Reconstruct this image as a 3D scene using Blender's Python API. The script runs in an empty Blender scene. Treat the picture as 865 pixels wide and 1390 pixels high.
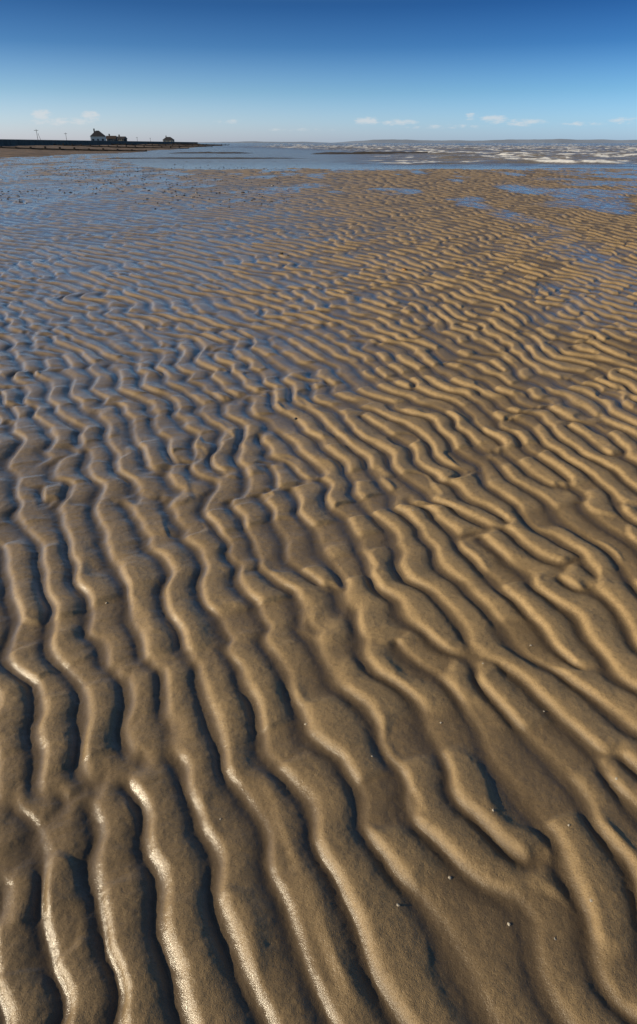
import bpy, bmesh, math, random
import numpy as np
random.seed(4); rng = np.random.default_rng(11)
scene = bpy.context.scene
COL = scene.collection
R = math.radians

# ------------------------------------------------------------------ camera numbers (photo measured on 865 x 1390)
F = 867.0; CX = 432.5; CY = 650.0; HOR = 194.0; H = 1.3
P = math.atan((CY-HOR)/F); cp, sp = math.cos(P), math.sin(P)
def project(x, y, z=0.0):
    dz = z-H
    dep = y*cp - dz*sp
    up = y*sp + dz*cp
    dep = np.maximum(dep, 0.05)
    return CX+F*x/dep, CY-F*up/dep
def ground(px, py, z=0.0):
    a = (px-CX)/F; b = (CY-py)/F
    dx, dy, dz = a, cp+b*sp, -sp+b*cp
    t = (z-H)/dz
    return dx*t, dy*t
def at(px, py, Y):
    a = (px-CX)/F; b = (CY-py)/F
    t = Y/(cp+b*sp)
    return a*t, Y, H+(-sp+b*cp)*t

cd = bpy.data.cameras.new('camera'); cam = bpy.data.objects.new('camera', cd); COL.objects.link(cam)
cam.location = (0, 0, H); cam.rotation_euler = (math.pi/2-P, 0, 0)
cd.sensor_fit = 'VERTICAL'; cd.sensor_height = 36; cd.lens = F/1390*36
cd.shift_y = -45/1390; cd.clip_start = 0.02; cd.clip_end = 60000
scene.camera = cam
scene.view_settings.view_transform = 'Standard'; scene.view_settings.look = 'None'; scene.view_settings.exposure = 0

# ------------------------------------------------------------------ noise
TAB = rng.random((8, 256, 256))
def vnoise(x, y, seed=0):
    t = TAB[seed % 8]
    xi = np.floor(x).astype(np.int64); yi = np.floor(y).astype(np.int64)
    fx = x-xi; fy = y-yi
    fx = fx*fx*fx*(fx*(fx*6-15)+10); fy = fy*fy*fy*(fy*(fy*6-15)+10)
    x0 = xi % 256; x1 = (xi+1) % 256; y0 = yi % 256; y1 = (yi+1) % 256
    return (t[y0, x0]*(1-fx)+t[y0, x1]*fx)*(1-fy)+(t[y1, x0]*(1-fx)+t[y1, x1]*fx)*fy
def fbm(x, y, seed=0, o=4):
    s = 0; a = .5; n = 0
    for i in range(o):
        s = s+a*vnoise(x*2**i+17.3*i, y*2**i+9.1*i, seed+i); n += a; a *= .5
    return s/n
def sst(a, b, x):
    t = np.clip((x-a)/(b-a), 0, 1); return t*t*(3-2*t)

# ------------------------------------------------------------------ ripple direction field measured from the photo
DATA = [(50,1150,84,95),(200,1100,80,95),(300,1150,78,100),(450,1150,62,92),(600,1150,56,84),(750,1150,52,74),(850,1100,48,64),
(100,1300,88,108),(300,1300,80,108),(500,1300,66,105),(700,1300,60,92),(850,1280,55,80),
(50,950,72,82),(200,930,64,76),(350,900,63,74),(500,900,58,68),(650,950,52,64),(800,950,43,55),
(100,780,78,60),(300,780,72,58),(450,800,60,55),(600,800,49,50),(800,800,38,43),
(50,680,98,44),(200,660,92,45),(330,660,75,44),(480,680,54,40),(620,680,43,36),(800,680,31,31),
(50,560,70,31),(200,580,74,33),(350,560,57,30),(500,560,45,27),(650,560,33,24),(820,570,25,22),
(80,480,52,21),(250,480,46,20),(420,480,36,18.5),(600,470,25,15.5),(800,480,19,14.5),
(100,400,32,12.5),(300,400,29,12),(500,400,21,11),(700,400,15,10),(840,400,12,9),
(100,320,14,7.2),(300,320,14,7),(500,320,10,6.3),(700,320,8,5.8),(840,320,7,5.5),
(100,265,7,4),(430,260,5,3.7),(800,260,4,3.4)]
ext = []
for (x, y, a, s) in DATA:
    if x <= 100: ext.append((x-330, y, a+6, s*1.05))
    if x >= 750: ext.append((x+330, y, max(a-6, 2), s*.9))
    if y >= 1280: ext.append((x, 1520, a+3, s*1.2))
DATA = np.array(DATA+ext, float); DATA[:, 3] *= np.interp(DATA[:, 1], [250, 400, 600, 900, 1150], [.78, .75, .75, .80, .80])
def basis(px, py):
    X = np.clip((px-CX)/CX, -2.2, 2.2); S = (np.log(np.clip(py, 215, 1560)-120)-5.9)/1.25
    return X, S
EXPS = [(i, j) for i in range(5) for j in range(7) if i+j <= 7 and (i+j) > 0 and not (i == 4 and j > 2)]
def bgrad(px, py):
    X, S = basis(px, py)
    dS = 1/(1.25*(py-120))
    gx = np.stack([(i*X**max(i-1, 0)*S**j if i else 0*X)/CX for i, j in EXPS], 1)
    gy = np.stack([(j*X**i*S**max(j-1, 0)*dS if j else 0*X) for i, j in EXPS], 1)
    return gx, gy
def lsq(px, py, g, w):
    gx, gy = bgrad(px, py)
    A = np.concatenate([gx*w[:, None], gy*w[:, None]]); b = np.concatenate([g[:, 0]*w, g[:, 1]*w])
    A = np.concatenate([A, np.eye(len(EXPS))*0.02]); b = np.concatenate([b, np.zeros(len(EXPS))])
    c, *_ = np.linalg.lstsq(A, b, rcond=None); return c
dpx, dpy, da, ds = DATA.T
ar = np.radians(da)
gi = np.stack([np.sin(ar), -np.cos(ar)], 1)/ds[:, None]
CU = lsq(dpx, dpy, gi, ds)
e = .01
gx, gy = bgrad(dpx, dpy); gfit = np.stack([gx@CU, gy@CU], 1)
x0, y0 = ground(dpx, dpy); xa, ya = ground(dpx+e, dpy); xb, yb = ground(dpx, dpy+e)
J = np.zeros((len(dpx), 2, 2)); J[:, 0, 0] = (xa-x0)/e; J[:, 1, 0] = (ya-y0)/e; J[:, 0, 1] = (xb-x0)/e; J[:, 1, 1] = (yb-y0)/e
gg = np.einsum('nij,nj->ni', np.linalg.inv(np.transpose(J, (0, 2, 1))), gfit)
rot = np.stack([-gg[:, 1], gg[:, 0]], 1)
gv = np.einsum('nji,nj->ni', J, rot)
CV = lsq(dpx, dpy, gv, 1/np.linalg.norm(gv, axis=1))
def uv(px, py):
    X, S = basis(px, py)
    Xp = [np.ones_like(X)]; Sp = [np.ones_like(X)]
    for k in range(7): Xp.append(Xp[-1]*X); Sp.append(Sp[-1]*S)
    u = 0; v = 0
    for k, (i, j) in enumerate(EXPS):
        t = Xp[i]*Sp[j]; u = u+CU[k]*t; v = v+CV[k]*t
    return u, v

# ------------------------------------------------------------------ ripple pattern with natural branchings
N = 1024; SPW = 8
k = np.fft.fftfreq(N, 1/SPW); KU, KV = np.meshgrid(k, k)
kr = np.hypot(KU, KV); ka = np.arctan2(KV, KU)
def filt(sr, sa): return np.exp(-((kr-1)/sr)**2/2)*np.exp(-(ka/sa)**2/2)
def make_pattern(sr, sa, its):
    pat = rng.standard_normal((N, N)); G = filt(sr, sa)
    for it in range(its):
        Z = np.fft.ifft2(np.fft.fft2(pat)*G); pr = Z.real; pat = np.tanh(1.6*pr/pr.std())
    Z = np.fft.ifft2(np.fft.fft2(pat)*filt(.22, .54)); Z /= np.median(np.abs(Z))
    uu = np.arange(N)/SPW
    return Z*np.exp(-2j*np.pi*uu)[None, :]
ZD = make_pattern(.17, .46, 2)
ZE = make_pattern(.34, .75, 1)
def ripple(D, u, v, kk=0.0):
    a = u*SPW; b = v*SPW
    ai = np.floor(a).astype(np.int64); bi = np.floor(b).astype(np.int64); fa = a-ai; fb = b-bi
    a0 = ai % N; a1 = (ai+1) % N; b0 = bi % N; b1 = (bi+1) % N
    z = (D[b0, a0]*(1-fa)+D[b0, a1]*fa)*(1-fb)+(D[b1, a0]*(1-fa)+D[b1, a1]*fa)*fb
    z = z*(1-kk)+kk*1.25
    return np.abs(z), (np.angle(z)/(2*np.pi)+u) % 1.0
tt = np.linspace(0, 1, 513)[:-1]
prof = np.interp(tt, [0, .05, .11, .17, .23, .29, .38, .50, .62, .73, .82, .90, .95, 1.0], [0, .05, .26, .62, .89, 1.0, 1.0, .94, .82, .63, .40, .14, .02, 0])
kern = np.exp(-((np.arange(512)-256)/10.0)**2/2); kern /= kern.sum()
prof = np.real(np.fft.ifft(np.fft.fft(prof)*np.fft.fft(np.fft.ifftshift(kern))))
prof = (prof-prof.min())/(prof.max()-prof.min())
PR = np.append(prof, prof[0])
def PF(t): return np.interp(t*512, np.arange(513), PR)

def sand_height(x, y):
    px, py = project(x, y)
    u, v = uv(px, py)
    u0, v0 = u, v
    reg = sst(520, 250, px)*sst(780, 980, py)            # long unbroken ridges in the near left
    mid = .34*sst(560, 200, px)*sst(840, 640, py)*sst(300, 420, py)
    u = u+.20*(fbm(x*3.1, y*3.1, 1, 2)-.5)+.70*(fbm(v0*.66, u0*.36, 3, 2)-.5)
    A, t = ripple(ZD, u+40, v+40, np.maximum(.52*reg, mid))
    A = sst(0.0, .50, A)
    g = np.exp(.38*(fbm(u0*.45+5, v0*.40, 2, 2)-.5)*2)
    p = PF(t**g)
    A2, t2 = ripple(ZE, u*1.1+11, v*1.1+87)
    p2 = PF(t2)*sst(.05, .8, A2)
    lump = 1+(.68+.68*fbm(u0*.75, v0*.66+7, 4, 2)-1)*(1-.30*reg)
    neck = 1-.54*sst(.53, .74, fbm(u0*.74+3, v0*.95, 5, 1))*(1-.55*reg)*(1-1.4*mid)
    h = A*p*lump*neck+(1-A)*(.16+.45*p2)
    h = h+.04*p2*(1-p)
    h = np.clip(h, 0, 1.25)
    striae = (fbm(u0*2.0, v0*6.0, 6, 3)-.5)*sst(.1, .5, h)
    far_ = sst(4, 16, y)
    amp = (.0158+.0050*sst(1.0, 5, y))*(1-.24*far_)*(1-sst(38, 60, y))
    amp = amp*(1+far_*.6*(fbm(x*1.3, y*.9, 3, 3)-.5))
    side = sst(1.0, 3.0, np.abs(x)/(0.75+.62*np.maximum(y, 0)))
    amp = amp*(1-side)*sst(-.6, 0.0, y)
    # broad relief: how far the troughs lie above the standing water
    S = np.log(np.clip(py, 200, 1560)-120)
    B = .034-.0262*np.exp(-((px+10)/290)**2-((S-math.log(285))/.62)**2)
    lf = sst(450, 0, px)
    B = B-(.0065+.0110*lf)*sst(5, 18, y)
    B = B+(.003+(.0085+.006*lf)*sst(6, 18, y))*(fbm(x*.80+3, y*.36, 3, 4)-.5)*2*.8
    B = B-.0035*sst(.56, .72, fbm(x*.55+31, y*.16+4, 2, 3))*sst(7, 18, y)*(1-lf)
    B = B+.005*(fbm(x*1.6, y*1.6, 4, 3)-.5)
    wl_ = sst(-3, -12, x)*sst(18, 34, y)
    B = B+wl_*(.003+.042*(fbm(x*1.5, y*.8, 6, 4)-.5))
    edge = 39+6*(fbm(x*.12, y*.03, 5, 3)-.5)+42*sst(-8, -26, x)
    B = B-.010*sst(31, 46, y)*(1-wl_)
    B = B-.6*sst(edge, edge+40, y)-.03*sst(edge-1, edge+3, y)
    fine = .0015*(fbm(x*60, y*60, 6, 3)-.5)+.0018*(fbm(x*19, y*19, 7, 3)-.5)+.0014*striae
    z = B+amp*h+fine*np.clip(1-y/20, 0.2, 1)
    return z, h, B, S

def grid_mesh(name, X, Y, Z, mat, attrs={}):
    n, m = X.shape
    me = bpy.data.meshes.new(name)
    co = np.stack([X, Y, Z], -1).reshape(-1, 3).astype(np.float32)
    me.vertices.add(n*m); me.vertices.foreach_set('co', co.ravel())
    idx = np.arange(n*m, dtype=np.int32).reshape(n, m)
    q = np.stack([idx[:-1, :-1], idx[:-1, 1:], idx[1:, 1:], idx[1:, :-1]], -1).reshape(-1, 4)
    me.loops.add(q.size); me.loops.foreach_set('vertex_index', q.ravel())
    me.polygons.add(len(q)); me.polygons.foreach_set('loop_start', np.arange(0, q.size, 4, dtype=np.int32))
    me.polygons.foreach_set('use_smooth', np.ones(len(q), bool))
    me.update(calc_edges=True)
    for an, av in attrs.items():
        at_ = me.attributes.new(an, 'FLOAT', 'POINT'); at_.data.foreach_set('value', av.astype(np.float32).ravel())
    me.materials.append(mat)
    o = bpy.data.objects.new(name, me); COL.objects.link(o); return o

# ------------------------------------------------------------------ materials
def newmat(name):
    m = bpy.data.materials.new(name); m.use_nodes = True
    nt = m.node_tree; b = nt.nodes['Principled BSDF']; return m, nt, b
def nd(nt, typ, **kw):
    n = nt.nodes.new(typ)
    for a, v in kw.items():
        if a.startswith('i_'): n.inputs[a[2:].replace('_', ' ')].default_value = v
        else: setattr(n, a, v)
    return n
def mix(nt, fac, a, b, blend='MIX'):
    n = nt.nodes.new('ShaderNodeMix'); n.data_type = 'RGBA'; n.blend_type = blend
    for s, v in ((0, fac), (6, a), (7, b)):
        if hasattr(v, 'is_linked'): nt.links.new(v, n.inputs[s])
        else: n.inputs[s].default_value = v
    return n.outputs[2]
def mth(nt, op, a, b=None, c=None):
    n = nt.nodes.new('ShaderNodeMath'); n.operation = op
    for i, v in enumerate((a, b, c)):
        if v is None: continue
        if hasattr(v, 'is_linked'): nt.links.new(v, n.inputs[i])
        else: n.inputs[i].default_value = v
    return n.outputs[0]
def mrange(nt, v, a, b, c, d):
    n = nt.nodes.new('ShaderNodeMapRange'); n.interpolation_type = 'SMOOTHSTEP'
    nt.links.new(v, n.inputs[0])
    for i, q in enumerate((a, b, c, d)): n.inputs[i+1].default_value = q
    return n.outputs[0]
def noise(nt, vec, scale, detail=4, rough=.55):
    n = nt.nodes.new('ShaderNodeTexNoise'); n.inputs['Scale'].default_value = scale
    n.inputs['Detail'].default_value = detail; n.inputs['Roughness'].default_value = rough
    nt.links.new(vec, n.inputs['Vector']); return n.outputs[0]
def plain(name, rgb, rough=.7, var=.25, scale=3.0):
    m, nt, b = newmat(name)
    tc = nd(nt, 'ShaderNodeTexCoord')
    f = noise(nt, tc.outputs['Object'], scale, 5)
    lo = tuple(c*(1-var) for c in rgb)+(1,); hi = tuple(min(1, c*(1+var)) for c in rgb)+(1,)
    nt.links.new(mix(nt, mrange(nt, f, .3, .7, 0, 1), lo, hi), b.inputs['Base Color'])
    b.inputs['Roughness'].default_value = rough
    return m

# wet rippled sand
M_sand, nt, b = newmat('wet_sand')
tc = nd(nt, 'ShaderNodeTexCoord'); V = tc.outputs['Object']
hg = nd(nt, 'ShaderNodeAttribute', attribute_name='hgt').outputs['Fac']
wt = nd(nt, 'ShaderNodeAttribute', attribute_name='wet').outputs['Fac']
dk = nd(nt, 'ShaderNodeAttribute', attribute_name='near_dark').outputs['Fac']
n1 = noise(nt, V, 3.0, 3); n2 = noise(nt, V, 60, 4, .7); n3 = noise(nt, V, 560, 2, .75)
vo = nd(nt, 'ShaderNodeTexVoronoi'); vo.inputs['Scale'].default_value = 150; nt.links.new(V, vo.inputs['Vector'])
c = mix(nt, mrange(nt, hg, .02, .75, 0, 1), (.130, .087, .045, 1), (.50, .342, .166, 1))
c = mix(nt, mrange(nt, n1, .3, .7, 0, .25), c, (.20, .136, .064, 1))
c = mix(nt, mrange(nt, n2, .45, .75, 0, .40), c, (.12, .080, .041, 1))
c = mix(nt, mrange(nt, n3, .56, .72, 0, .60), c, (.50, .37, .20, 1))
c = mix(nt, mrange(nt, n3, .46, .32, 0, .8), c, (.05, .035, .021, 1))
speck = mth(nt, 'MULTIPLY', mrange(nt, vo.outputs['Distance'], .16, .08, 0, 1), mrange(nt, n2, .50, .62, 0, 1))
speck = mth(nt, 'MULTIPLY', speck, mrange(nt, hg, .5, .05, .15, .8))
c = mix(nt, speck, c, (.022, .016, .011, 1))
c = mix(nt, mth(nt, 'MULTIPLY', wt, .46), c, (.125, .098, .066, 1))
c = mix(nt, mth(nt, 'MULTIPLY', dk, .50), c, (.104, .072, .038, 1))  # sand colour pulled to dark brown close to the camera
nt.links.new(c, b.inputs['Base Color'])
nt.links.new(mrange(nt, wt, 0, 1, .62, .36), b.inputs['Roughness'])
b.inputs['Specular IOR Level'].default_value = .3
cw = mth(nt, 'MULTIPLY', mrange(nt, wt, 0, .7, .06, 1.0), mth(nt, 'SUBTRACT', 1, mth(nt, 'MULTIPLY', dk, .32)))
nt.links.new(cw, b.inputs['Coat Weight'])
nt.links.new(mrange(nt, wt, 0, 1, .32, .17), b.inputs['Coat Roughness'])
b.inputs['Coat IOR'].default_value = 1.52
bp = nd(nt, 'ShaderNodeBump'); bp.inputs['Distance'].default_value = .0018
nt.links.new(mth(nt, 'ADD', mrange(nt, wt, 0, .8, .75, .20), mth(nt, 'MULTIPLY', dk, .27)), bp.inputs['Strength'])
hh = mth(nt, 'ADD', mth(nt, 'MULTIPLY', n2, 1.6), mth(nt, 'MULTIPLY', n3, .9))
hh = mth(nt, 'SUBTRACT', hh, mrange(nt, vo.outputs['Distance'], .3, .05, 0, .3))
nt.links.new(hh, bp.inputs['Height']); nt.links.new(bp.outputs[0], b.inputs['Normal']); nt.links.new(bp.outputs[0], b.inputs['Coat Normal'])

# water
M_water, nt, b = newmat('sea_water')
tc = nd(nt, 'ShaderNodeTexCoord'); V = tc.outputs['Object']
fo = nd(nt, 'ShaderNodeAttribute', attribute_name='foam').outputs['Fac']
fr = nd(nt, 'ShaderNodeAttribute', attribute_name='far').outputs['Fac']
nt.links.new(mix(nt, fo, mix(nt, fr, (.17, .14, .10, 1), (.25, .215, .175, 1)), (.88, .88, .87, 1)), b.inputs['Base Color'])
b.inputs['IOR'].default_value = 1.33
nt.links.new(mth(nt, 'MAXIMUM', mth(nt, 'MULTIPLY', fo, .8), mrange(nt, fr, 0, 1, .14, .22)), b.inputs['Roughness'])
mp = nd(nt, 'ShaderNodeMapping'); mp.inputs['Scale'].default_value = (.6, 1.5, 1); nt.links.new(V, mp.inputs[0])
w1 = noise(nt, mp.outputs[0], 2.6, 4, .65)
bp = nd(nt, 'ShaderNodeBump'); nt.links.new(w1, bp.inputs['Height'])
bp.inputs['Distance'].default_value = .10
nt.links.new(mrange(nt, fr, 0, 1, .2, 1), bp.inputs['Strength']); nt.links.new(bp.outputs[0], b.inputs['Normal'])

# ------------------------------------------------------------------ sand sheet
pys = np.concatenate([np.arange(202, 208, .75), np.arange(208, 420, .62), np.arange(420, 800, .85), np.arange(800, 1480, 1.1)])
yr = ground(CX, pys)[1]
yr = np.concatenate([np.array([190.]), yr, np.array([.42, .36, .28, .2, .1, 0, -.2, -.6, -1.5, -4])])
yr = np.unique(yr)
NC = 900
s_in = np.linspace(-1, 1, NC)
ext_o = np.cumsum(1.12**np.arange(34)); ext_o = ext_o/ext_o[-1]
X = []
for y in yr:
    hw = .40+.48*max(y, 0)
    ox = hw+ext_o*(6+.9*max(y, 0))
    X.append(np.concatenate([-ox[::-1], s_in*hw, ox]))
X = np.array(X); Y = np.repeat(yr[:, None], X.shape[1], 1)
Z, hN, Bz, S_ = sand_height(X, Y)
px, py = project(X, Y)
# wetness: film near standing water and in the troughs
film = 1.3*np.exp(-(np.maximum(px-80, 0)/400)**2-((S_-math.log(345))/1.0)**2)
film = film*(.6+.85*fbm(X*1.5, Y*1.0, 2, 4))
farf = .75*sst(5, 16, Y)*sst(.52, .70, fbm(X*.8+9, Y*.34, 2, 4)+.22*sst(430, 0, px))
rfilm = .65*sst(620, 840, px)*sst(2.2, 4, Y)*sst(.46, .64, fbm(X*.9+2, Y*.5, 4, 4))
near = (.34+.60*sst(680, 60, px))*sst(760, 1100, py)*(.72+.5*fbm(X*4, Y*4, 3, 3))
wet = np.maximum(np.maximum(np.maximum(film, farf), near), rfilm)
wet = np.clip(.03+wet*(.60+.40*sst(.95, .25, hN))+.22*sst(.3, .0, hN)*(.4+.6*sst(.8, 2.2, Y))*sst(14, 6, Y), 0, 1)
near_dark = np.clip(sst(1.6, .5, Y)*(.75+.4*(fbm(X*2, Y*2, 5, 3)-.5)), 0, 1)  # mask that darkens the sand colour towards the camera
sand = grid_mesh('sand', X, Y, Z, M_sand, {'hgt': hN, 'wet': wet, 'near_dark': near_dark})
sand['kind'] = 'structure'; sand['label'] = 'rippled wet brown sand of the tidal flat'

# ------------------------------------------------------------------ water sheet
yw = np.concatenate([np.linspace(-4, 30, 30), np.exp(np.linspace(math.log(30.5), math.log(320), 620)), np.exp(np.linspace(math.log(325), math.log(20000), 120))])
sw = np.linspace(-1, 1, 800)
Xw = np.array([sw*(8+.66*max(y, 0)) for y in yw]); Yw = np.repeat(yw[:, None], 800, 1)
ratio = Xw/np.maximum(Yw, 1)
ms = (.10+.90*sst(-.02, .18, ratio+.16*sst(80, 260, Yw)))*sst(40, 54, Yw)
wx = .9*(fbm(Xw*.07, Yw*.05, 1, 3)-.5)*2
ph = Yw/7.0+.06*Xw/7.5+wx*1.2
ph2 = Yw/2.4-.2*Xw/2.8+1.8*fbm(Xw*.14, Yw*.14, 3, 2)
crest = (.5+.5*np.cos(2*np.pi*ph))**3
lump = sst(.36, .64, fbm(Xw*.12, Yw*.12, 5, 3))
Zw = ms*(.22*crest*lump+.05*np.cos(2*np.pi*ph2)+.12*(fbm(Xw*.8, Yw*.8, 6, 3)-.5))*(1-sst(500, 2500, Yw))
fm = sst(.56, .85, crest)*sst(.42, .52, fbm(Xw*.16, Yw*.10, 2, 4))*(.1+.9*sst(.40, .54, fbm(Xw*1.2, Yw*1.2, 4, 3)))*sst(.35, .8, ms)*(1-.5*sst(200, 1200, Yw))
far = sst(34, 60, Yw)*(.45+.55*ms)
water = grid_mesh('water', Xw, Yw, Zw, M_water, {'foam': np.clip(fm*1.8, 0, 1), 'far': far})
water['kind'] = 'structure'; water['label'] = 'grey blue sea and shallow pools beyond the sand'

def flat(name, x0, x1, y0, y1, z, mat):
    me = bpy.data.meshes.new(name); me.from_pydata([(x0, y0, z), (x1, y0, z), (x1, y1, z), (x0, y1, z)], [], [(0, 1, 2, 3)])
    me.materials.append(mat); o = bpy.data.objects.new(name, me); COL.objects.link(o); o['kind'] = 'structure'; return o
M_bed = plain('seabed_mud', (.08, .06, .04), .8)
flat('seabed', -30000, 30000, -200, 30000, -1.2, M_bed)

# ------------------------------------------------------------------ helpers for things
def empty(name, loc, label, cat, group=None, rz=0):
    o = bpy.data.objects.new(name, None); COL.objects.link(o); o.location = loc; o.rotation_euler = (0, 0, rz)
    o['label'] = label; o['category'] = cat
    if group: o['group'] = group
    return o
def link(name, bm, mat, parent=None, smooth=False):
    me = bpy.data.meshes.new(name); bmesh.ops.recalc_face_normals(bm, faces=bm.faces); bm.to_mesh(me); bm.free()
    if smooth:
        for p in me.polygons: p.use_smooth = True
    me.materials.append(mat); o = bpy.data.objects.new(name, me); COL.objects.link(o)
    if parent: o.parent = parent
    return o
def box(bm, x0, x1, y0, y1, z0, z1, taper=0):
    t = taper
    v = [bm.verts.new(p) for p in ((x0, y0, z0), (x1, y0, z0), (x1, y1, z0), (x0, y1, z0), (x0+t, y0+t, z1), (x1-t, y0+t, z1), (x1-t, y1-t, z1), (x0+t, y1-t, z1))]
    for f in ((0, 3, 2, 1), (4, 5, 6, 7), (0, 1, 5, 4), (1, 2, 6, 5), (2, 3, 7, 6), (3, 0, 4, 7)): bm.faces.new([v[i] for i in f])
def cyl(bm, p0, p1, r0, r1, n=8):
    from mathutils import Vector
    a = Vector(p0); c_ = Vector(p1); d = (c_-a).normalized(); u = d.orthogonal().normalized(); w = d.cross(u)
    A = []; B_ = []
    for i in range(n):
        t = 2*math.pi*i/n; q = u*math.cos(t)+w*math.sin(t); A.append(bm.verts.new(a+q*r0)); B_.append(bm.verts.new(c_+q*r1))
    for i in range(n): bm.faces.new((A[i], A[(i+1) % n], B_[(i+1) % n], B_[i]))
    bm.faces.new(A[::-1]); bm.faces.new(B_)

# ------------------------------------------------------------------ beach bank, land and sea wall at the left
M_shingle = plain('brown_shingle', (.15, .102, .068), .85, .55, .6)
M_wall = plain('weathered_concrete', (.085, .092, .085), .85, .3, .8)
M_cope = plain('concrete_coping', (.14, .14, .13), .8, .2, 1)
M_land = plain('rough_grass', (.05, .055, .025), .9, .4, .3)
A0 = np.array([-62., 105.]); A1 = np.array([-112., 640.])
ld = (A1-A0)/np.linalg.norm(A1-A0); ln = np.array([ld[1], -ld[0]])
L = np.linalg.norm(A1-A0)
ss = np.linspace(-70, L+60, 400); oo = np.array([-1, 0, 4, 8, 13, 18, 24, 31, 40, 52])
oz = np.array([.8, .8, .68, .55, .42, .28, .15, .03, -.2, -.9])
of = np.linspace(-1, 52, 80); zf = np.interp(of, oo, oz)
shr = np.where(ss > L-120, 1-(ss-(L-120))/230, 1)
Xb = A0[0]+ss[:, None]*ld[0]+of[None]*ln[0]*shr[:, None]; Yb = A0[1]+ss[:, None]*ld[1]+of[None]*ln[1]*shr[:, None]
Zb = np.repeat(zf[None], len(ss), 0)+.40*(fbm(Xb*.20, Yb*.09, 3, 5)-.5)
bank = grid_mesh('beach', Xb, Yb, Zb, M_shingle); bank['kind'] = 'structure'; bank['label'] = 'dark shingle beach sloping up to the sea wall'
zz = oz
def wline(s, o): return (A0[0]+s*ld[0]+o*ln[0], A0[1]+s*ld[1]+o*ln[1])
me = bpy.data.meshes.new('land'); pts = [wline(-70, -.6)+(1.35,), wline(L+60, -.6)+(1.35,), wline(L+60, -500)+(1.35,), wline(-70, -300)+(1.35,)]
me.from_pydata(pts, [], [(0, 1, 2, 3)]); me.materials.append(M_land); lo = bpy.data.objects.new('land', me); COL.objects.link(lo); lo['kind'] = 'structure'
wl = empty('sea_wall', wline(0, 0)+(0,), 'long dark sea wall running along the top of the shingle beach', 'wall', rz=math.atan2(ld[1], ld[0]))
bm = bmesh.new(); box(bm, -70, L+60, -.5, .0, .3, 1.78); link('wall_face', bm, M_wall, wl)
bm = bmesh.new(); box(bm, -70, L+60, -.6, .12, 1.783, 1.98); link('coping', bm, M_cope, wl)

# ------------------------------------------------------------------ houses
M_white = plain('white_render', (.70, .69, .66), .7, .06); M_dkwall = plain('dark_brick', (.055, .045, .04), .8, .3)
M_cream = plain('cream_render', (.25, .23, .2), .75, .1)
M_roof = plain('slate_roof', (.035, .034, .038), .6, .3); M_tile = plain('brown_tile_roof', (.05, .034, .028), .7, .3)
M_glass = plain('dark_window_glass', (.03, .035, .045), .15, .1); M_wood = plain('painted_timber', (.10, .12, .14), .5, .2)
M_post = plain('weathered_timber', (.030, .024, .019), .85, .35, 4)
def house(name, label, px, Y, w, d, hw_, hr, wm, rm, rz, hip=True, chim=1, nwin=3, storeys=2):
    x, y, _ = at(px, 190, Y)
    t = empty(name, (x, y, 1.3), label, 'house', 'houses behind the sea wall', rz)
    bm = bmesh.new(); box(bm, -w/2, w/2, -d/2, d/2, -.05, hw_); link('wall', bm, wm, t)
    bm = bmesh.new(); e_ = .35
    ins = d/2 if hip else 0
    if w/2-ins < .1: ins = w/2-.1
    vs = [bm.verts.new(p) for p in ((-w/2-e_, -d/2-e_, hw_+.004), (w/2+e_, -d/2-e_, hw_+.004), (w/2+e_, d/2+e_, hw_+.004), (-w/2-e_, d/2+e_, hw_+.004), (-w/2-e_+ins, 0, hw_+hr), (w/2+e_-ins, 0, hw_+hr))]
    for f in ((0, 3, 2, 1), (0, 1, 5, 4), (1, 2, 5), (2, 3, 4, 5), (3, 0, 4)): bm.faces.new([vs[i] for i in f])
    rf = link('roof', bm, rm, t)
    for q in range(chim):
        bm = bmesh.new(); cx = (-w*.22, w*.25)[q % 2]; box(bm, cx-.35, cx+.35, -.3, .3, hw_+hr*.5, hw_+hr+.9); box(bm, cx-.42, cx+.42, -.37, .37, hw_+hr+.903, hw_+hr+1.02); link('chimney', bm, M_dkwall, rf)
    for s in range(storeys):
        for q in range(nwin):
            if s == 0 and q == nwin//2: continue
            cx = -w/2+w*(q+.5)/nwin; z0 = .9+s*2.6
            if z0+1.2 > hw_: continue
            bm = bmesh.new(); box(bm, cx-.6, cx+.6, -d/2-.06, -d/2-.002, z0, z0+1.2); wi = link('window', bm, M_white if wm is not M_white else M_wood, t)
            bm = bmesh.new(); box(bm, cx-.5, cx-.03, -d/2-.09, -d/2-.062, z0+.1, z0+1.1); box(bm, cx+.03, cx+.5, -d/2-.09, -d/2-.062, z0+.1, z0+1.1); link('pane', bm, M_glass, wi)
    bm = bmesh.new(); cx = -w/2+w*(nwin//2+.5)/nwin; box(bm, cx-.5, cx+.5, -d/2-.05, -d/2-.002, 0, min(2.05, hw_-.1)); link('door', bm, M_wood, t)
    return t
house('house', 'white walled house with dark hipped roof, largest house on the wall', 134, 420, 8.0, 7, 3.3, 3.0, M_white, M_roof, R(12), True, 1, 3, 1)
house('house', 'low dark brick house right next to the white house', 152, 445, 5.4, 5, 2.2, 1.7, M_dkwall, M_tile, R(5), False, 1, 3, 1)
house('house', 'dark gabled house at the right end of the house cluster', 165, 455, 5.4, 5, 2.2, 1.4, M_dkwall, M_roof, R(-8), False, 1, 3, 1)
house('house', 'pale bungalow with dark roof standing alone further along the wall', 229, 640, 9.0, 6, 2.3, 2.4, M_cream, M_roof, R(0), True, 1, 3, 1)

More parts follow.
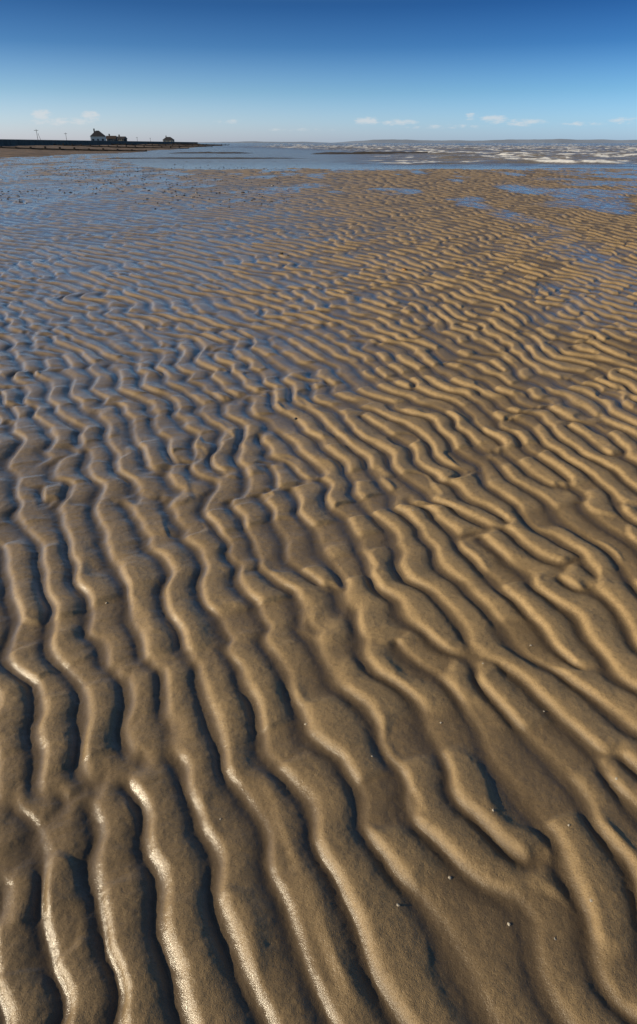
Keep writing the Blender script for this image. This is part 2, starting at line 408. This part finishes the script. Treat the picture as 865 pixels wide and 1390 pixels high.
# masts and poles
def pole(name, label, cat, px, top, Y, r, arm=0, lean=0, arms2=False):
    x, y, z = at(px, top, Y)
    t = empty(name, (x, y, 1.3), label, cat, 'poles along the sea wall')
    hgt = z-1.3
    bm = bmesh.new(); cyl(bm, (0, 0, -.1), (lean, 0, hgt), r, r*.7); link('shaft', bm, M_post, t)
    if arm:
        bm = bmesh.new(); box(bm, lean-arm, lean+arm, -.06-r, -r, hgt*.88, hgt*.88+.14); link('crossarm', bm, M_post, t)
    else:
        bm = bmesh.new(); cyl(bm, (lean, 0, hgt), (lean, 0, hgt+.25), r*1.4, r*.6); link('cap', bm, M_post, t)
pole('mast', 'tallest thin mast at the far left behind the wall', 'mast', 49, 175, 300, .11, .9)
pole('mast', 'short leaning mast beside the tallest one', 'mast', 55, 182, 300, .09, 0, -.9)
pole('telegraph_pole', 'telegraph pole between the masts and the white house', 'pole', 89, 180, 330, .10, .7)
pole('telegraph_pole', 'small pole right of the house cluster', 'pole', 186, 186, 470, .12, .6)
pole('telegraph_pole', 'small pole just left of the lone bungalow', 'pole', 204, 187, 540, .12, .6)

# groynes
def groyne(label, s, o0, o1, n, hp):
    x, y = wline(s, o0)
    t = empty('groyne', (x, y, 0), label, 'groyne', 'timber groynes across the beach', math.atan2(ln[1], ln[0]))
    Lg = o1-o0
    for i in range(n):
        q = Lg*i/(n-1); zb = np.interp(o0+q, oo, zz)
        bm = bmesh.new(); hh_ = hp*(.75+.6*random.random()); box(bm, q-.15, q+.15, -.15, .15, zb-.6, zb+hh_, .015)
        link('post', bm, M_post, t)
    bm = bmesh.new()
    for i in range(n-1):
        q0 = Lg*i/(n-1); q1 = Lg*(i+1)/(n-1); za = np.interp(o0+q0, oo, zz); zb = np.interp(o0+q1, oo, zz)
        pa = hp*.55
        v = [bm.verts.new(p) for p in ((q0+.16, -.05, za-.5), (q1-.16, -.05, zb-.5), (q1-.16, -.05, zb+pa), (q0+.16, -.05, za+pa), (q0+.16, .05, za-.5), (q1-.16, .05, zb-.5), (q1-.16, .05, zb+pa), (q0+.16, .05, za+pa))]
        for f in ((0, 1, 2, 3), (7, 6, 5, 4), (0, 4, 5, 1), (1, 5, 6, 2), (2, 6, 7, 3), (3, 7, 4, 0)): bm.faces.new([v[j] for j in f])
    link('planking', bm, M_post, t)
groyne('nearest timber groyne on the shingle beach', 15, 3, 34, 14, .38)
groyne('second nearest timber groyne on the shingle beach', 75, 3, 36, 16, .45)
groyne('third nearest timber groyne on the shingle beach', 150, 3, 38, 16, .55)
groyne('fourth timber groyne along the beach below the houses', 240, 3, 38, 16, .65)
groyne('farthest timber groyne near the end of the beach', 350, 3, 38, 16, .75)

# ------------------------------------------------------------------ sandbars and far shore
M_bar = plain('dark_mud', (.06, .048, .037), .7, .3, 1)
def bar(px0, px1, py, dep, hz):
    xa, ya = ground(px0, py); xb, yb = ground(px1, py)
    u_ = np.linspace(-1, 1, 120)[None]; v_ = np.linspace(-1, 1, 14)[:, None]
    Xs = (xa+xb)/2+u_*(xb-xa)/2+0*v_; Ys = ya+v_*dep*(1+.5*np.sin(u_*5))+0*u_
    Zs = hz*(1-u_**4-v_**2)*(.4+1.2*fbm(Xs*.9, Ys*.9, 2, 4))-.2*np.clip(u_**4+v_**2-1, 0, 1)
    o = grid_mesh('sandbar', Xs, Ys, Zs, M_bar); o['kind'] = 'structure'; return o
bar(420, 630, 209, 2.4, .24)
bar(230, 345, 208, 2.8, .14)
bar(120, 420, 215, 2.0, .07)
M_hill = plain('hazy_land', (.26, .32, .42), .95, .12, .002)  # distance haze is mixed into the land's base colour
def hill(name, px0, px1, Y, hpx, seed):
    n = 220
    pxx = np.linspace(px0, px1, n)
    tops = []; 
    for q in pxx:
        e_ = min(1, (q-px0)/60, (px1-q)/60); tops.append(HOR+.6-hpx*max(e_, 0)*(.45+.9*float(fbm(np.array([q*.02]), np.array([seed*3.3]), seed, 4)[0])))
    X3 = np.zeros((3, n)); Y3 = np.zeros((3, n)); Z3 = np.zeros((3, n))
    for i, (q, tp) in enumerate(zip(pxx, tops)):
        a = at(q, tp, Y); X3[0, i] = a[0]*.97; Y3[0, i] = Y*.97; Z3[0, i] = -.5; X3[1, i], Y3[1, i], Z3[1, i] = a; X3[2, i] = a[0]*1.15; Y3[2, i] = Y*1.15; Z3[2, i] = -1
    o = grid_mesh(name, X3, Y3, Z3, M_hill); o['kind'] = 'structure'; return o
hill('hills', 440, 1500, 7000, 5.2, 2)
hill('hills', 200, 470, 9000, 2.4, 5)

# ------------------------------------------------------------------ shells and beach bits
M_shell = plain('shell', (.46, .41, .33), .5, .2, 2); M_stone = plain('dark_pebble', (.05, .045, .04), .4, .4, 80); M_weed = plain('dull_orange_weed', (.24, .12, .035), .5, .4, 60)
def zat(x, y): return float(sand_height(np.array([x]), np.array([y]))[0][0])
def shell_mesh(seed, r):
    rr = random.Random(seed); bm = bmesh.new(); n = 14; rings = 5; prev = None
    hinge = bm.verts.new((0, -r*.9, r*.12))
    for k_ in range(1, rings+1):
        row = []
        for i in range(n+1):
            a = -1.15+2.3*i/n; q = k_/rings; rad = 1.8*r*q*(1+.05*math.cos(i*math.pi))*(1-.12*abs(a)); row.append(bm.verts.new((math.sin(a)*rad*.75, -r*.9+math.cos(a)*rad, r*.12+r*.5*math.sin(q*2.6)*(1-.35*a*a)+.03*r*(i % 2)*q)))
        if prev is None:
            for i in range(n): bm.faces.new((hinge, row[i], row[i+1]))
        else:
            for i in range(n): bm.faces.new((prev[i], row[i], row[i+1], prev[i+1]))
        prev = row
    return bm
def place(o, px, py, r):
    x, y = ground(px, py, .03); o.location = (x, y, zat(x, y)-r*.1); o.rotation_euler = (random.uniform(-.3, .3), random.uniform(-.3, .3), random.uniform(0, 6))
sp_ = [(738, 968), (690, 1258), (752, 1279), (835, 1063), (598, 985), (770, 1128), (668, 1108), (540, 1235), (720, 880), (838, 760), (300, 1118), (415, 985), (145, 822), (505, 1032), (610, 1195), (800, 1230), (655, 905), (460, 770), (690, 575), (560, 700)]
base = None
for i, (a, c_) in enumerate(sp_):
    r = random.uniform(.0020, .0036)
    if i % 5 == 0: base = link('shell', shell_mesh(i, 1.0), M_shell, smooth=True); o = base
    else: o = base.copy(); COL.objects.link(o)
    o.scale = (r, r*random.uniform(.8, 1.2), r); o['label'] = 'tiny pale shell fragment lying on the foreground sand ripples'; o['category'] = 'shell'; o['group'] = 'shell fragments on the foreground sand'
    place(o, a, c_, r)
def stone(px, py, r, name, mat, label, cat, sx=1, sz=.6):
    bm = bmesh.new(); bmesh.ops.create_icosphere(bm, subdivisions=3, radius=1)
    for v in bm.verts:
        f = 1+.35*(float(vnoise(np.array([v.co.x*1.7+px]), np.array([v.co.y*1.7+v.co.z*2.1]), 2)[0])-.5)*2; v.co *= f
        v.co.x *= r*sx; v.co.y *= r; v.co.z *= r*sz
    o = link(name, bm, mat, smooth=True); o['label'] = label; o['category'] = cat; place(o, px, py, r); return o
stone(381, 347, .030, 'pebble', M_stone, 'larger dark pebble left of centre on the middle distance sand', 'pebble', 1.5)
stone(391, 349, .017, 'pebble', M_stone, 'smaller dark pebble touching the right side of the larger one', 'pebble')
stone(549, 369, .028, 'seaweed_clump', M_weed, 'small dull orange clump of seaweed on the sand right of centre', 'seaweed', 1.4, .8)
stone(402, 571, .010, 'pebble', M_stone, 'small dark pebble on the ripples in the middle of the picture', 'pebble')

# uncountable scatter of small dark stones and weed over the wet flat below the beach
ns = 3600
sy = 12+46*rng.random(ns)**.85; sxx = -(.02+.50*rng.random(ns)**.75)*sy
keep = fbm(sxx*.35, sy*.22, 5, 3) > .45; sxx = sxx[keep]; sy = sy[keep]
szz = np.maximum(sand_height(sxx, sy)[0], 0)
bm = bmesh.new(); bmesh.ops.create_icosphere(bm, subdivisions=1, radius=1)
bv = np.array([v.co[:] for v in bm.verts]); bf = [[v.index for v in f.verts] for f in bm.faces]; bm.free()
av = []; af = []
for i in range(len(sxx)):
    r = .011+.028*random.random()**2.5; th = random.random()*6.28; cs, sn = math.cos(th), math.sin(th)
    w_ = bv*(1+.3*rng.standard_normal((len(bv), 1))*.5)*np.array([r*random.uniform(.9, 1.9), r, r*random.uniform(.45, .8)])
    w_ = np.stack([w_[:, 0]*cs-w_[:, 1]*sn+sxx[i], w_[:, 0]*sn+w_[:, 1]*cs+sy[i], w_[:, 2]+szz[i]], 1)
    n0 = len(av); av.extend(w_.tolist()); af.extend([[n0+j for j in f] for f in bf])
me = bpy.data.meshes.new('stones'); me.from_pydata(av, [], af); me.materials.append(M_stone)
so_ = bpy.data.objects.new('stones', me); COL.objects.link(so_); so_['kind'] = 'stuff'; so_['category'] = 'stones'
so_['label'] = 'small dark stones scattered over the wet flat below the beach'

# ------------------------------------------------------------------ light and sky
EL = R(21.5); AZ = math.atan2(-.95, -.22)     # towards the sun: left, a little behind
sd = bpy.data.lights.new('sun', 'SUN'); sd.energy = 5.0; sd.angle = R(.5); sd.color = (1, .85, .61)
so = bpy.data.objects.new('sun', sd); COL.objects.link(so)
from mathutils import Vector
dv = Vector((math.sin(AZ)*math.cos(EL), math.cos(AZ)*math.cos(EL), math.sin(EL)))
so.rotation_euler = dv.to_track_quat('Z', 'Y').to_euler()
w = bpy.data.worlds.new('World'); scene.world = w; w.use_nodes = True
nt = w.node_tree; bg = nt.nodes['Background']
sky = nd(nt, 'ShaderNodeTexSky', sky_type='NISHITA'); sky.sun_disc = False; sky.sun_elevation = EL; sky.sun_rotation = AZ
sky.air_density = 1.0; sky.dust_density = .6; sky.ozone_density = 1.0
tc = nd(nt, 'ShaderNodeTexCoord'); sx = nd(nt, 'ShaderNodeSeparateXYZ'); nt.links.new(tc.outputs['Generated'], sx.inputs[0])
yy = mth(nt, 'MAXIMUM', sx.outputs[1], .05)
ax = mth(nt, 'DIVIDE', sx.outputs[0], yy); el = mth(nt, 'DIVIDE', sx.outputs[2], yy)
cv = nd(nt, 'ShaderNodeCombineXYZ'); nt.links.new(mth(nt, 'MULTIPLY', ax, 45), cv.inputs[0]); nt.links.new(mth(nt, 'MULTIPLY', el, 130), cv.inputs[1])
cn = noise(nt, cv.outputs[0], 1.6, 6, .6)
acc = None
for (a, c_, ww, h2, st) in [(56,156,15,9,1.1),(122,157,13,8,1.1),(88,165,48,6,.8),(497,164,16,7,1.05),(540,166,26,5,.95),(640,158,10,6,.9),(672,162,22,7,.95),(712,166,32,6,.85),(848,163,22,6,.75),(790,168,34,4,.65),(310,165,24,4,.55),(600,172,60,4,.5),(400,176,60,3,.4)]:
    g0 = at(a, c_, 1.0); g = (g0[0], g0[2]-H); sx_ = ww/F/.884; sy_ = h2*.0009*1.1
    d1 = mth(nt, 'MULTIPLY', mth(nt, 'SUBTRACT', ax, g[0]), 1/sx_); d2 = mth(nt, 'MULTIPLY', mth(nt, 'SUBTRACT', el, g[1]), 1/sy_)
    q = mth(nt, 'SUBTRACT', 1, mth(nt, 'ADD', mth(nt, 'MULTIPLY', d1, d1), mth(nt, 'MULTIPLY', d2, d2)))
    q = mth(nt, 'MULTIPLY', mth(nt, 'MAXIMUM', q, 0), st)
    acc = q if acc is None else mth(nt, 'MAXIMUM', acc, q)
cm = mrange(nt, mth(nt, 'ADD', acc, mth(nt, 'MULTIPLY', mth(nt, 'SUBTRACT', cn, .5), 2.6)), .20, 1.2, 0, .66)
cm = mth(nt, 'MULTIPLY', cm, mth(nt, 'GREATER_THAN', acc, .001))
cm = mth(nt, 'MULTIPLY', cm, mrange(nt, acc, 0, .4, 0, 1))
# winter-clear sky: haze at the horizon, saturated blue above, deeper away from the sun
rp = nd(nt, 'ShaderNodeValToRGB'); nt.links.new(sx.outputs[2], rp.inputs[0])
cr = rp.color_ramp
stops = [(0, (.425, .528, .955)), (.025, (.335, .468, .828)), (.06, (.203, .338, .588)), (.11, (.076, .178, .372)), (.155, (.036, .108, .255)), (.185, (.105, .18, .285)), (.22, (.17, .235, .315)), (.32, (.20, .245, .295)), (.6, (.135, .16, .195)), (1, (.115, .136, .165))]
SC = 3.0
cr.elements[0].position = 0; cr.elements[0].color = stops[0][1]+(1,)
cr.elements[1].position = 1; cr.elements[1].color = stops[-1][1]+(1,)
for p_, c_ in stops[1:-1]:
    en = cr.elements.new(p_); en.color = c_+(1,)
skc = mix(nt, 1.0, sky.outputs[0], rp.outputs[0], 'MULTIPLY')
side = mix(nt, mrange(nt, sx.outputs[0], -.42, .42, 0, 1), (SC*1.16, SC*1.08, SC*1.02, 1), (SC*.70, SC*.85, SC*.92, 1))
skc = mix(nt, 1.0, skc, side, 'MULTIPLY')
nt.links.new(mix(nt, cm, skc, (7.6, 7.8, 8.0, 1)), bg.inputs['Color'])
bg.inputs['Strength'].default_value = .09
